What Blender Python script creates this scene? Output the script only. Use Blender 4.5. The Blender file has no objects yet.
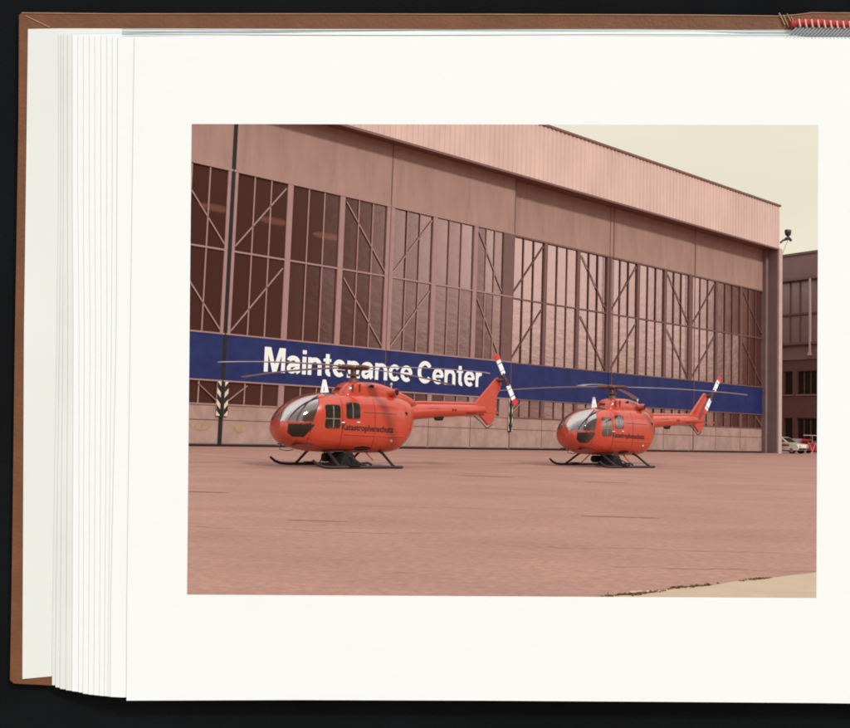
import bpy, bmesh, math, random
from mathutils import Vector, Matrix, Quaternion
from mathutils.bvhtree import BVHTree
random.seed(7)
R = math.radians
scene = bpy.context.scene
COL = scene.collection

# ------------------------------------------------------------------ helpers
class MB:
    def __init__(s): s.v=[]; s.f=[]; s.m=[]; s.sm=[]
    def add(s, vs, fs, mi=0, smooth=False):
        b=len(s.v); s.v += [tuple(p) for p in vs]
        for f in fs: s.f.append([b+i for i in f]); s.m.append(mi); s.sm.append(smooth)
    def box(s, x0,x1,y0,y1,z0,z1, mi=0):
        vs=[(x,y,z) for x in (x0,x1) for y in (y0,y1) for z in (z0,z1)]
        s.add(vs,[(0,1,3,2),(4,6,7,5),(0,4,5,1),(2,3,7,6),(0,2,6,4),(1,5,7,3)],mi)
    def bar(s, a, b, w, h=None, mi=0, up=(0,0,1)):
        a=Vector(a); b=Vector(b); d=(b-a).normalized(); h=h or w
        u=Vector(up); 
        if abs(d.dot(u))>.95: u=Vector((1,0,0))
        x=d.cross(u).normalized(); y=x.cross(d).normalized()
        vs=[]
        for p in (a,b):
            for sx,sy in ((-1,-1),(1,-1),(1,1),(-1,1)): vs.append(p+x*w/2*sx+y*h/2*sy)
        s.add(vs,[(0,1,2,3),(7,6,5,4),(0,4,5,1),(1,5,6,2),(2,6,7,3),(3,7,4,0)],mi)
    def tube(s, pts, r, n=10, mi=0, cap=True):
        pts=[Vector(p) for p in pts]; rs=r if isinstance(r,(list,tuple)) else [r]*len(pts)
        prev=None; rings=[]
        for i,p in enumerate(pts):
            t=(pts[min(i+1,len(pts)-1)]-pts[max(i-1,0)]).normalized()
            if prev is None:
                u=Vector((0,0,1)) if abs(t.z)<.9 else Vector((1,0,0)); x=t.cross(u).normalized()
            else: x=(prev-t*prev.dot(t)).normalized()
            prev=x; y=t.cross(x)
            rings.append([p+(x*math.cos(2*math.pi*k/n)+y*math.sin(2*math.pi*k/n))*rs[i] for k in range(n)])
        s.loft(rings,mi,cap,True)
    def loft(s, rings, mi=0, cap=True, smooth=True):
        n=len(rings[0]); vs=[p for r in rings for p in r]; fs=[]
        for i in range(len(rings)-1):
            for k in range(n):
                k2=(k+1)%n; fs.append((i*n+k,i*n+k2,(i+1)*n+k2,(i+1)*n+k))
        s.add(vs,fs,mi,smooth)
        if cap:
            s.add(rings[0],[tuple(range(n))[::-1]],mi); s.add(rings[-1],[tuple(range(n))],mi)
    def poly(s, pts, d, mi=0):               # extrude a polygon by vector d
        pts=[Vector(p) for p in pts]; d=Vector(d); n=len(pts)
        vs=pts+[p+d for p in pts]
        fs=[tuple(range(n)),tuple(range(2*n-1,n-1,-1))]+[(k,n+k,n+(k+1)%n,(k+1)%n) for k in range(n)]
        s.add(vs,fs,mi)
    def build(s, name, mats, parent=None, merge=False, fixn=True):
        me=bpy.data.meshes.new(name); me.from_pydata(s.v,[],s.f)
        mats=mats if isinstance(mats,(list,tuple)) else [mats]
        for m in mats: me.materials.append(m)
        me.polygons.foreach_set('material_index',s.m); me.polygons.foreach_set('use_smooth',s.sm)
        if fixn or merge:
            bm=bmesh.new(); bm.from_mesh(me)
            if merge: bmesh.ops.remove_doubles(bm,verts=bm.verts,dist=1e-5)
            bmesh.ops.recalc_face_normals(bm,faces=bm.faces); bm.to_mesh(me); bm.free()
        me.update()
        o=bpy.data.objects.new(name,me); COL.objects.link(o)
        if parent: o.parent=parent
        return o

def tag(o,label=None,cat=None,group=None,kind=None):
    if label: o['label']=label
    if cat: o['category']=cat
    if group: o['group']=group
    if kind: o['kind']=kind
    return o
def empty(name,loc,rz=0):
    o=bpy.data.objects.new(name,None); COL.objects.link(o); o.location=loc; o.rotation_euler=(0,0,rz); o.empty_display_size=.3
    return o
def copy_tree(o,parent=None):
    c=o.copy(); COL.objects.link(c)
    if parent: c.parent=parent
    for ch in list(o.children): copy_tree(ch,c)
    return c

# ------------------------------------------------------------------ materials
def mat(name,col,rough=.6,var=.0,vscale=2.,bump=0.,bscale=20.,metal=0.,spec=.5,coat=0.,stretch=(1,1,1),col2=None,detail=6):
    m=bpy.data.materials.new(name); m.use_nodes=True; nt=m.node_tree; N=nt.nodes; L=nt.links
    b=N['Principled BSDF']; b.inputs['Roughness'].default_value=rough; b.inputs['Metallic'].default_value=metal
    b.inputs['Specular IOR Level'].default_value=spec; b.inputs['Coat Weight'].default_value=coat; b.inputs['Coat Roughness'].default_value=.06
    b.inputs['Base Color'].default_value=(*col,1)
    if var or bump or col2:
        tc=N.new('ShaderNodeTexCoord'); mp=N.new('ShaderNodeMapping'); mp.inputs['Scale'].default_value=stretch
        L.new(tc.outputs['Object'],mp.inputs['Vector'])
    if var or col2:
        n=N.new('ShaderNodeTexNoise'); n.inputs['Scale'].default_value=vscale; n.inputs['Detail'].default_value=detail; n.inputs['Roughness'].default_value=.62
        L.new(mp.outputs[0],n.inputs['Vector'])
        r=N.new('ShaderNodeMapRange'); r.inputs['From Min'].default_value=.3; r.inputs['From Max'].default_value=.7
        L.new(n.outputs['Fac'],r.inputs['Value'])
        mx=N.new('ShaderNodeMix'); mx.data_type='RGBA'
        c2=col2 if col2 else tuple(c*(1+var) for c in col); c1=col if col2 else tuple(c*(1-var) for c in col)
        mx.inputs['A'].default_value=(*c1,1); mx.inputs['B'].default_value=(*c2,1)
        L.new(r.outputs[0],mx.inputs['Factor']); L.new(mx.outputs['Result'],b.inputs['Base Color'])
    if bump:
        n2=N.new('ShaderNodeTexNoise'); n2.inputs['Scale'].default_value=bscale; n2.inputs['Detail'].default_value=4
        L.new(mp.outputs[0],n2.inputs['Vector'])
        bp=N.new('ShaderNodeBump'); bp.inputs['Strength'].default_value=bump; bp.inputs['Distance'].default_value=.02
        L.new(n2.outputs['Fac'],bp.inputs['Height']); L.new(bp.outputs[0],b.inputs['Normal'])
    return m

M={}
M['paper']=mat('page_paper',(.785,.825,.83),.75,var=.012,vscale=3,bump=.02,bscale=60,spec=.25)
M['paper_edge']=mat('greyer_paper',(.68,.715,.70),.8,var=.04,vscale=8,spec=.2)
M['endpaper']=mat('endpaper',(.70,.735,.72),.8,var=.03,vscale=6,spec=.2)
M['leather']=mat('brown_leather',(.155,.062,.026),.6,var=.16,vscale=22,bump=.12,bscale=260,spec=.3)
M['leather_edge']=mat('rubbed_leather',(.34,.19,.10),.7,var=.2,vscale=30)
M['black_cloth']=mat('black_cloth',(.0045,.0055,.0065),.95,var=.3,vscale=5,bump=.2,bscale=500,spec=.1)
M['red_thread']=mat('red_thread',(.42,.035,.03),.8,bump=.4,bscale=400)
M['pink_thread']=mat('pale_thread',(.75,.45,.38),.8)
M['gutter_paper']=mat('shade_grey_paper',(.22,.235,.235),.8,var=.1,vscale=20)  # darker than the leaves; carries the shade at the leaf tops
M['gutter_dark']=mat('gutter_shade',(.07,.08,.085),.8,var=.2,vscale=40)  # near-black tone for the shade between the spine folds
M['concrete']=None
M['panel']=mat('door_sheet',(.315,.188,.148),.6,var=.14,vscale=.9,stretch=(1.4,1,.3),spec=.25)
M['panel2']=mat('door_sheet_worn',(.335,.21,.168),.65,var=.2,vscale=1.3,stretch=(1,1,.6),spec=.2)
M['frame']=mat('door_frame_paint',(.30,.168,.145),.5,var=.08,vscale=2)
M['frame_brown']=mat('brown_frame_paint',(.135,.062,.052),.5,var=.1,vscale=2)
M['mullion']=mat('mullion_paint',(.14,.062,.052),.5,var=.1,vscale=2)
M['brace']=mat('brace_paint',(.13,.055,.045),.5)
M['fascia']=mat('ribbed_sheet',(.56,.385,.32),.5,var=.10,vscale=.5,stretch=(1,1,.35),spec=.3)
M['trim']=mat('roof_trim',(.16,.075,.06),.5)
M['pier']=mat('pier_sheet',(.19,.115,.105),.6,var=.08,vscale=1)
M['pier_light']=mat('corner_strip',(.47,.33,.29),.6,var=.08,vscale=1)
M['dark']=mat('dark_rubber',(.012,.008,.008),.7,spec=.3)
M['blue']=mat('blue_banner',(.005,.010,.066),.45,var=.35,vscale=1.1,spec=.3,col2=(.014,.022,.105))
M['white']=mat('white_letter',(.74,.74,.69),.5)
M['cream']=mat('cream_guard',(.62,.50,.34),.7,var=.15,vscale=5)
M['orange']=mat('red_orange_paint',(.45,.046,.018),.24,var=.08,vscale=1.5,coat=.6,spec=.5)
M['orange_top']=M['orange']
M['deepred']=mat('deep_red_paint',(.45,.02,.02),.35,coat=.4)
M['skid']=mat('dark_skid',(.022,.012,.012),.45)
M['mech']=mat('rotor_metal',(.11,.045,.035),.45,var=.4,vscale=9,metal=.3)
M['blade']=mat('rotor_blade',(.30,.24,.24),.35,var=.1,vscale=1)
M['blade_white']=mat('white_blade',(.85,.85,.85),.4)
M['blade_red']=mat('red_blade_tip',(.6,.03,.03),.4)
M['black_text']=mat('black_text',(.012,.006,.006),.5)
M['seam']=mat('panel_seam',(.12,.012,.01),.5)
M['seat']=mat('seat_fabric',(.035,.025,.02),.8,var=.3,vscale=10)
M['seat_light']=mat('seat_cover',(.30,.25,.2),.8,var=.2,vscale=10)
M['brick']=None
M['side_sheet']=mat('side_hangar_sheet',(.22,.105,.09),.6,var=.1,vscale=.4)
M['gravel_light']=None
M['weed']=mat('dry_weed',(.13,.06,.018),.9,var=.5,vscale=30)
M['lamp']=mat('lamp_body',(.05,.025,.02),.5)
M['car_white']=mat('cream_car_paint',(.72,.62,.48),.3,coat=.5,var=.03)
M['car_red']=mat('red_car_paint',(.30,.015,.02),.3,coat=.5)
M['chrome']=mat('hub_metal',(.45,.4,.38),.3,metal=.8)
M['tyre']=mat('tyre_rubber',(.012,.01,.01),.8)
M['lens']=mat('lens',(.55,.45,.35),.15,coat=.5)
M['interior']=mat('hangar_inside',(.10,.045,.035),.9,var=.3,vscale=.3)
M['asphalt_roof']=mat('roof_felt',(.08,.06,.055),.9)

def glassmat(name, base, gcol, weight, rough, trans, bump=.0, bs=1.2):
    """pane that reflects (more at a slant), lets some of the inside through and has a film of dirt"""
    m=bpy.data.materials.new(name); m.use_nodes=True; nt=m.node_tree; N=nt.nodes; L=nt.links; N.clear()
    out=N.new('ShaderNodeOutputMaterial'); d=N.new('ShaderNodeBsdfDiffuse'); d.inputs['Color'].default_value=(*base,1)
    t=N.new('ShaderNodeBsdfTransparent'); t.inputs['Color'].default_value=(.55,.4,.36,1)
    g=N.new('ShaderNodeBsdfGlossy'); g.inputs['Color'].default_value=(*gcol,1); g.inputs['Roughness'].default_value=rough
    m1=N.new('ShaderNodeMixShader'); m1.inputs[0].default_value=trans; L.new(d.outputs[0],m1.inputs[1]); L.new(t.outputs[0],m1.inputs[2])
    fr=N.new('ShaderNodeFresnel'); fr.inputs['IOR'].default_value=1.52
    mr=N.new('ShaderNodeMapRange'); mr.inputs['From Min'].default_value=.0432; mr.inputs['From Max'].default_value=.0515
    mr.inputs['To Min'].default_value=weight[0]; mr.inputs['To Max'].default_value=weight[1]
    L.new(fr.outputs[0],mr.inputs['Value'])
    m2=N.new('ShaderNodeMixShader'); L.new(mr.outputs[0],m2.inputs[0]); L.new(m1.outputs[0],m2.inputs[1]); L.new(g.outputs[0],m2.inputs[2])
    tc=N.new('ShaderNodeTexCoord')
    nz=N.new('ShaderNodeTexNoise'); nz.inputs['Scale'].default_value=bs; nz.inputs['Detail'].default_value=3
    mp=N.new('ShaderNodeMapping'); mp.inputs['Scale'].default_value=(1,1,2.2); L.new(tc.outputs['Object'],mp.inputs[0]); L.new(mp.outputs[0],nz.inputs['Vector'])
    bp=N.new('ShaderNodeBump'); bp.inputs['Strength'].default_value=bump; bp.inputs['Distance'].default_value=.03
    L.new(nz.outputs['Fac'],bp.inputs['Height'])
    if bump: L.new(bp.outputs[0],g.inputs['Normal'])
    L.new(m2.outputs[0],out.inputs[0]); return m
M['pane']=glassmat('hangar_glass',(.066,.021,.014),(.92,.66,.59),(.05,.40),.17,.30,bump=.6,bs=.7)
M['pane_old']=glassmat('old_hall_glass',(.30,.165,.145),(.95,.7,.62),(.15,.4),.3,.15,bump=.5,bs=.9)
M['cabin_glass']=glassmat('cabin_glass',(.05,.03,.025),(1,.84,.80),(.16,.55),.06,.7)
M['dark_glass']=glassmat('dark_cabin_glass',(.02,.018,.012),(.7,.6,.55),(.05,.3),.08,.3)

def ground_mat():
    m=bpy.data.materials.new('apron_concrete'); m.use_nodes=True; nt=m.node_tree; N=nt.nodes; L=nt.links; b=N['Principled BSDF']
    tc=N.new('ShaderNodeTexCoord')
    def noise(scale,st,det=6,rot=.0):
        mp=N.new('ShaderNodeMapping'); mp.inputs['Scale'].default_value=st; mp.inputs['Rotation'].default_value=(0,0,rot)
        n=N.new('ShaderNodeTexNoise'); n.inputs['Scale'].default_value=scale; n.inputs['Detail'].default_value=det; n.inputs['Roughness'].default_value=.65
        L.new(tc.outputs['Object'],mp.inputs[0]); L.new(mp.outputs[0],n.inputs['Vector']); return n.outputs['Fac']
    def mrange(x,a,b_,c,d):
        r=N.new('ShaderNodeMapRange'); r.inputs[1].default_value=a; r.inputs[2].default_value=b_; r.inputs[3].default_value=c; r.inputs[4].default_value=d
        L.new(x,r.inputs[0]); return r.outputs[0]
    def mul(a,b_):
        k=N.new('ShaderNodeMath'); k.operation='MULTIPLY'; L.new(a,k.inputs[0]); L.new(b_,k.inputs[1]); return k.outputs[0]
    big=mrange(noise(.12,(1,1.6,1),4,.2),.3,.7,.90,1.08)
    streak=mrange(noise(.6,(.7,1.2,1),8,.1),.35,.7,1.06,.86)
    fine=mrange(noise(11,(1,1,1),6),.3,.7,.84,1.16)
    speck=mrange(noise(45,(1,1,1),2),.60,.70,1,.72)
    stain=mrange(noise(.33,(.5,1.2,1),5,-.1),.62,.74,1,.72)
    oil=mrange(noise(1.3,(.6,1,1),3,.4),.70,.76,1,.72)
    v=mul(mul(mul(big,streak),mul(fine,speck)),mul(stain,oil))
    mx=N.new('ShaderNodeVectorMath'); mx.operation='SCALE'; mx.inputs[0].default_value=(.35,.182,.137)
    L.new(v,mx.inputs['Scale']); L.new(mx.outputs[0],b.inputs['Base Color'])
    b.inputs['Roughness'].default_value=.85; b.inputs['Specular IOR Level'].default_value=.2
    bp=N.new('ShaderNodeBump'); bp.inputs['Strength'].default_value=.35; bp.inputs['Distance'].default_value=.01
    L.new(fine,bp.inputs['Height']); L.new(bp.outputs[0],b.inputs['Normal'])
    return m
M['concrete']=ground_mat()
M['light_slab']=mat('pale_concrete',(.45,.325,.225),.9,var=.07,vscale=3,bump=.2,bscale=80,spec=.2)
def brick_mat():
    m=bpy.data.materials.new('brick_wall'); m.use_nodes=True; nt=m.node_tree; N=nt.nodes; L=nt.links; b=N['Principled BSDF']
    tc=N.new('ShaderNodeTexCoord'); mp=N.new('ShaderNodeMapping'); mp.inputs['Rotation'].default_value=(R(90),0,0); mp.inputs['Scale'].default_value=(1,1,1)
    br=N.new('ShaderNodeTexBrick'); br.inputs['Scale'].default_value=3; br.inputs['Color1'].default_value=(.15,.045,.035,1); br.inputs['Color2'].default_value=(.11,.035,.028,1); br.inputs['Mortar'].default_value=(.13,.06,.05,1)
    L.new(tc.outputs['Object'],mp.inputs[0]); L.new(mp.outputs[0],br.inputs['Vector']); L.new(br.outputs['Color'],b.inputs['Base Color']); b.inputs['Roughness'].default_value=.85
    return m
M['brick']=brick_mat()
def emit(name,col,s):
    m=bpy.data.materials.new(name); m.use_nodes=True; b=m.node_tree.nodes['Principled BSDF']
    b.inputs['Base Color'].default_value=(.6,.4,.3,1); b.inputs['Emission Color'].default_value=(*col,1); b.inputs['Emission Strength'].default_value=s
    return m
M['lit']=emit('soft_glow',(1,.52,.36),.7)  # emissive glow for the pane spots; rim fade imitates the blur
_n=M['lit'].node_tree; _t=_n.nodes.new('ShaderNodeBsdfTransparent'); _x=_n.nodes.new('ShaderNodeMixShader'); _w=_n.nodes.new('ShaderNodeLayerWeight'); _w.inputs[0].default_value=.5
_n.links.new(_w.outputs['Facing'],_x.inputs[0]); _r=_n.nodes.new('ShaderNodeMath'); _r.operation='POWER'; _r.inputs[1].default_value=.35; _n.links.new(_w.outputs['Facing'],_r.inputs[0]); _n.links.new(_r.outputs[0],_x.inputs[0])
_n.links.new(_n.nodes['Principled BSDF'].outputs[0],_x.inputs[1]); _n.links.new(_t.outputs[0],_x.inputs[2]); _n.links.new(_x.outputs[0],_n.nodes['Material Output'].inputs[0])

# ------------------------------------------------------------------ camera
W,H=850.,728.
fpx=910.; CX,CY=503.,360.                       # focal length and principal point in photo pixels
U=Vector((322.,-11335.,910.)).normalized()
f0=Vector((0,0,1)); Yh=(f0-U*f0.dot(U)).normalized(); Xh=Yh.cross(U)
CAMH=1.13
RX=Vector((Xh.x,Yh.x,U.x)); RY=Vector((Xh.y,Yh.y,U.y)); RZ=Vector((Xh.z,Yh.z,U.z))   # camera x(right), y(down), z(forward) in world
cam=bpy.data.cameras.new('camera'); co=bpy.data.objects.new('camera',cam); COL.objects.link(co)
mw=Matrix((( RX.x,-RY.x,-RZ.x,0),(RX.y,-RY.y,-RZ.y,0),(RX.z,-RY.z,-RZ.z,CAMH),(0,0,0,1)))
co.matrix_world=mw
cam.sensor_fit='HORIZONTAL'; cam.sensor_width=36; cam.lens=36*fpx/W
cam.shift_x=-(CX-W/2)/W; cam.shift_y=(CY-H/2)/W
cam.clip_start=.05; cam.clip_end=3000
scene.camera=co

# ------------------------------------------------------------------ world and sun
SUN_AZ,SUN_EL=140.,36.
sp=Vector((math.cos(R(SUN_EL))*math.sin(R(SUN_AZ)),math.cos(R(SUN_EL))*math.cos(R(SUN_AZ)),math.sin(R(SUN_EL))))
sl=bpy.data.lights.new('sun','SUN'); sl.energy=2.3; sl.angle=R(6); sl.color=(1,.975,.94)
so=bpy.data.objects.new('sun',sl); COL.objects.link(so); so.rotation_euler=sp.to_track_quat('Z','Y').to_euler()
w=bpy.data.worlds.new('World'); scene.world=w; w.use_nodes=True; N=w.node_tree.nodes; L=w.node_tree.links
bg=N['Background']; bg.inputs['Strength'].default_value=.1
sky=N.new('ShaderNodeTexSky'); sky.sky_type='NISHITA'; sky.sun_disc=False; sky.sun_elevation=R(SUN_EL); sky.sun_rotation=R(SUN_AZ); sky.air_density=1.5; sky.dust_density=3
tc=N.new('ShaderNodeTexCoord')
def vdot(v):
    d=N.new('ShaderNodeVectorMath'); d.operation='DOT_PRODUCT'; v=Vector(v).normalized(); d.inputs[1].default_value=v
    L.new(tc.outputs['Generated'],d.inputs[0]); return d.outputs['Value']
def rng(x,a,b,c,d,smooth=True):
    r=N.new('ShaderNodeMapRange'); r.interpolation_type='SMOOTHSTEP' if smooth else 'LINEAR'
    for i,k in enumerate((a,b,c,d)): r.inputs[i+1].default_value=k
    L.new(x,r.inputs[0]); return r.outputs[0]
def mixc(fac,a,b,mode='MIX'):
    m=N.new('ShaderNodeMix'); m.data_type='RGBA'; m.blend_type=mode
    if isinstance(fac,(int,float)): m.inputs['Factor'].default_value=fac
    else: L.new(fac,m.inputs['Factor'])
    for s_,v in (('A',a),('B',b)):
        if isinstance(v,tuple): m.inputs[s_].default_value=(*v,1)
        else: L.new(v,m.inputs[s_])
    return m.outputs['Result']
front=rng(vdot((.2,1,.25)),.1,.85,0,1)
base=mixc(front,(11.3,12.7,13.5),(8.8,8.15,6.45))
up=rng(vdot((0,0,1)),.35,1,0,1)
base=mixc(up,base,(13.2,14.1,14.5))
def azv(az,el): return (math.cos(R(el))*math.sin(R(az)),math.cos(R(el))*math.cos(R(az)),math.sin(R(el)))
dark_patch=rng(vdot(azv(118,20)),.903,.930,0,.92)
base=mixc(dark_patch,base,(1.3,.75,.6))                         # added dark patch in the unseen sky, darkening the left pane reflections
dim=rng(vdot(azv(66,12)),.90,.975,0,.62)
base=mixc(dim,base,(5.2,4.0,3.6))  # second dimmer sky patch, added to vary the right pane reflections
glow=rng(vdot(azv(93,10)),.965,.997,0,1)
base=mixc(glow,base,(18.5,17,16.4))                         # added bright sky patch out of view, brightening the pane reflections
low=rng(vdot((0,0,1)),.015,.15,.78,0)
base=mixc(low,base,(4.2,2.9,2.5))                         # darker band added at the horizon, dulling the lower pane reflections
cl=N.new('ShaderNodeTexNoise'); cl.inputs['Scale'].default_value=3.5; cl.inputs['Detail'].default_value=5
mpw=N.new('ShaderNodeMapping'); mpw.inputs['Scale'].default_value=(1,1,3); L.new(tc.outputs['Generated'],mpw.inputs[0]); L.new(mpw.outputs[0],cl.inputs['Vector'])
cloud=rng(cl.outputs['Fac'],.3,.7,.97,1.03)
cm=N.new('ShaderNodeVectorMath'); cm.operation='SCALE'; L.new(base,cm.inputs[0]); L.new(cloud,cm.inputs['Scale'])
fin=mixc(.93,sky.outputs[0],cm.outputs[0]); L.new(fin,bg.inputs['Color'])
vs=scene.view_settings; vs.view_transform='Standard'; vs.look='None'; vs.gamma=1; vs.exposure=0; vs.use_curve_mapping=False

# ------------------------------------------------------------------ ground
g=MB(); g.add([(-900,-900,0),(900,-900,0),(900,900,0),(-900,900,0)],[(0,1,2,3)]); tag(g.build('ground',M['concrete']),kind='structure')
edge=[(.60,6.40),(.77,6.52),(1.04,6.66),(1.26,6.91),(1.48,7.06),(1.61,7.10),(1.90,7.36),(2.25,7.60),(2.76,7.99),(3.4,8.45),(5,9.6),(12,14.2),(30,26)]
pts=[]
for (a,b) in zip(edge[:-1],edge[1:]):
    for k in range(6):
        t=k/6; pts.append((a[0]+(b[0]-a[0])*t+random.uniform(-.012,.012),a[1]+(b[1]-a[1])*t+random.uniform(-.02,.02)))
pts.append(edge[-1]); g=MB(); g.poly([(x,y,.004) for x,y in pts+[(30,-12),(-9,-12),(-9,1.2),(.2,6.2)]],(0,0,-.003)); tag(g.build('pavement',M['light_slab']),kind='structure')
wd=MB()
for (cx,cy,rx,n) in ((.82,6.55,.22,150),(1.13,6.74,.12,90),(1.50,7.06,.16,150),(1.36,6.98,.1,60),(2.12,7.52,.14,110),(1.0,6.63,.05,60)):
    for k in range(n):
        t=random.gauss(0,.5); x=cx+rx*t; y=cy+rx*t*.72+random.gauss(0,.018); h=random.uniform(.003,.020)
        a=random.uniform(0,6.28); dx,dy=math.cos(a)*.012,math.sin(a)*.012; l=(random.gauss(0,.015),random.gauss(0,.015))
        wd.add([(x-dx,y-dy,.002),(x+dx,y+dy,.002),(x+l[0]+dx*.3,y+l[1]+dy*.3,h)],[(0,1,2)])
tag(wd.build('dry_grass',M['weed'],fixn=False),kind='stuff',label='brown dry weeds in the crack beside the pale slab',cat='grass')
crumb=MB()
for k in range(40):
    t=random.random(); x=.98+.22*t; y=6.75+.06*t+random.gauss(0,.012); r=random.uniform(.006,.02)
    crumb.add([(x-r,y,.003),(x,y-r,.003),(x+r,y,.003),(x,y+r,.003),(x,y,.003+r*.4)],[(0,1,4),(1,2,4),(2,3,4),(3,0,4)])
tag(crumb.build('rubble',M['light_slab'],fixn=False),kind='stuff',label='pale crumbled concrete bits along the slab edge',cat='rubble')

tp=mat('dark_ground_tone',(.17,.085,.062),.8,var=.2,vscale=3)
for (cx,cy,lx,ly) in ((-4.98,15.42,.42,.10),(-5.3,14.0,.12,.03),(-.38,23.65,.75,.16),(2.6,22.4,.5,.06),(-2.2,11.2,.35,.02),(1.7,12.9,.6,.025)):
    n=22; m=MB(); m.poly([(cx+lx*math.cos(t*2*math.pi/n)*(.8+.3*random.random()),cy+ly*math.sin(t*2*math.pi/n)*(.6+.6*random.random()),.005) for t in range(n)],(0,0,-.003)); tag(m.build('ground_patch',tp),kind='structure')  # flat darker patches lying on the apron
cr=MB(); rs=random.Random(3)
for (x,y,a,L_) in ((-5,10.2,.06,5),(.5,9.3,-.04,4),(-3,13.5,.03,7),(2,17.5,-.05,8),(-7,20.5,.02,9),(1,8.0,.12,2.2)):
    px_,py_=x,y; w_=.006
    for k in range(int(L_/.12)):
        a2=a+rs.gauss(0,.35); nx,ny=px_+.12*math.cos(a2),py_+.12*math.sin(a2); ww=w_*rs.uniform(.4,1.3)
        cr.add([(px_,py_-ww,.004),(nx,ny-ww,.004),(nx,ny+ww,.004),(px_,py_+ww,.004)],[(0,1,2,3)]); px_,py_=nx,ny
tag(cr.build('ground_crack',tp,fixn=False),kind='structure')

# ------------------------------------------------------------------ hangar
HO=Vector((-16.142,47.471,0)); HA=math.atan2(.66565,.74627)
hangar=empty('hangar',HO,HA); tag(hangar,'large hangar with tall glazed sliding doors and a blue Maintenance Center band','hangar')
PITCH=10.37; U0=1.6
UL=U0-3*PITCH; UR=54.35
V_T=10.52; V_W=14.9; V_TOP=20.0; B0,B1=3.48,6.0
def leaf(k,yo):
    u0=U0+k*PITCH+.03; u1=u0+PITCH-.06
    if k==4: u1=UR-.03
    L_=empty('door_leaf',(u0,yo,0)); L_.parent=hangar
    w=u1-u0; bays=[0,w/3,2*w/3,w]
    fr=MB()
    for i,b in enumerate(bays):                                   # posts
        pw=.34 if i in(1,2) else .26
        if k==1 and i==3: pw=.95
        x0=min(max(b-pw/2,0),w-pw)
        for (z0,z1) in ((2.26,B0-.04),(B1+.04,V_T-.05),(V_T+.05,V_W-.03)): fr.box(x0,x0+pw,-.06,.10,z0,z1,1 if (k==1 and i==3 and z0>5) else 0)
    for z in (B0,B1): fr.box(0,w,-.09,.10,z-.04,z+.04)
    fr.box(0,w,-.05,.09,V_T-.05,V_T+.05); fr.box(0,w,-.08,.10,V_W-.03,V_W+.09); fr.box(0,w,-.08,.10,2.18,2.26)
    fr.build('frame',[M['frame_brown'] if k>=2 else M['frame'],M['frame_brown']],L_)
    lo=MB(); lo.box(0,w,-.03,.10,.10,2.18); 
    for b in bays[1:-1]: lo.box(b-.02,b+.02,-.045,-.03,.12,2.16,1)
    lo.box(.02,w-.02,-.045,-.03,1.38,1.42,1); lo.box(0,w,-.02,.10,0.0,.10,2)
    for q in range(3): lo.box(.1+bays[q],bays[q+1]-.1,-.042,-.03,.1,.16,1)
    lo.build('lower_panel',[M['panel2'],M['mullion'],M['dark']],L_)
    up=MB(); up.box(0,w,-.04,.10,V_W+.09,V_TOP); up.build('upper_panel',M['panel'],L_)
    bn=MB(); bn.box(0,w,-.07,.06,B0+.04,B1-.04); bn.build('sign_band',M['blue'],L_)
    for i in range(3):
        a=bays[i]+.17; b=bays[i+1]-.17
        if i==0: a=.26
        if i==2: b=w-(.95 if k==1 else .26)
        for (z0,z1) in ((2.26,B0-.04),(B1+.04,V_T-.05),(V_T+.05,V_W-.03)):
            wn=MB(); tz=random.uniform(-.012,.012); tx=random.uniform(-.03,.03)
            n=3
            for p in range(n):
                xa=a+(b-a)*p/n; xb=a+(b-a)*(p+1)/n; tt=tx+random.uniform(-.022,.022)
                wn.add([(xa,.05-tt*.5,z0),(xb,.05+tt*.5,z0),(xb,.05+tt*.5+tz,z1),(xa,.05-tt*.5+tz,z1)],[(0,1,2,3)],0)
                if p: wn.box(xa-.035,xa+.035,-.03,.03,z0,z1,1)
            wn.build('window',[M['pane'],M['mullion'] if k>1 else M['frame']],L_,fixn=False)
    br=[]
    for (i,s) in ((0,1),(2,-1)):
        a=bays[i]+.3; b=bays[i+1]-.25
        if i==2 and k==1: b=w-1.0
        for (z0,z1) in ((B1+.2,V_T-.5),(V_T+.3,V_W-.3)):
            bb=MB(); 
            if s>0: bb.bar((a,-.015,z0),(b,-.015,z1),.03,.075)
            else: bb.bar((a,-.015,z1),(b,-.015,z0),.03,.075)
            bb.build('brace',M['brace'] if k>1 else M['frame'],L_)
        bb=MB()
        if s>0: bb.bar((a,-.055,2.4),(a+1.1,-.055,3.3),.07,.04)
        else: bb.bar((b,-.055,2.4),(b-1.1,-.055,3.3),.07,.04)
        bb.build('brace',M['frame'],L_)
    return L_,w
offs={-3:.0,-2:.45,-1:.0,0:0,1:.0,2:.38,3:.38,4:.42}
for k in range(-3,5): leaf(k,offs[k])
# gap seals between leaves
for k in range(-2,5):
    s=MB(); ws={0:.11}.get(k,.022); u=U0+k*PITCH; s.box(u-ws,u+ws,-.075,-.01 if k!=2 else .30,.0,V_TOP-.05); s.build('gap_seal',M['dark'] if k==0 else M['trim'],hangar)
def chevron(u,wd_,z0,z1):
    c=MB(); c.box(u-wd_,u-.11,-.16,-.085,z0,z1,0); c.box(u+.11,u+wd_,-.16,-.085,z0,z1,0); c.box(u-.10,u+.10,-.15,-.08,z0-.1,z1,1)
    n=3; hh=(z1-z0)/n
    for i in range(n):
        zc=z0+hh*(i+.30)
        for s in(-1,1):
            c.poly([(u+s*.11,-.166,zc-.16),(u+s*wd_,-.166,zc+.10),(u+s*wd_,-.166,zc+.42),(u+s*.11,-.166,zc+.16)],(0,.004,0),1)
    c.build('chevron_guard',[M['cream'],M['dark']],hangar)
chevron(U0,.31,1.62,3.44); chevron(U0+2*PITCH,.17,1.3,3.44)
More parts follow.
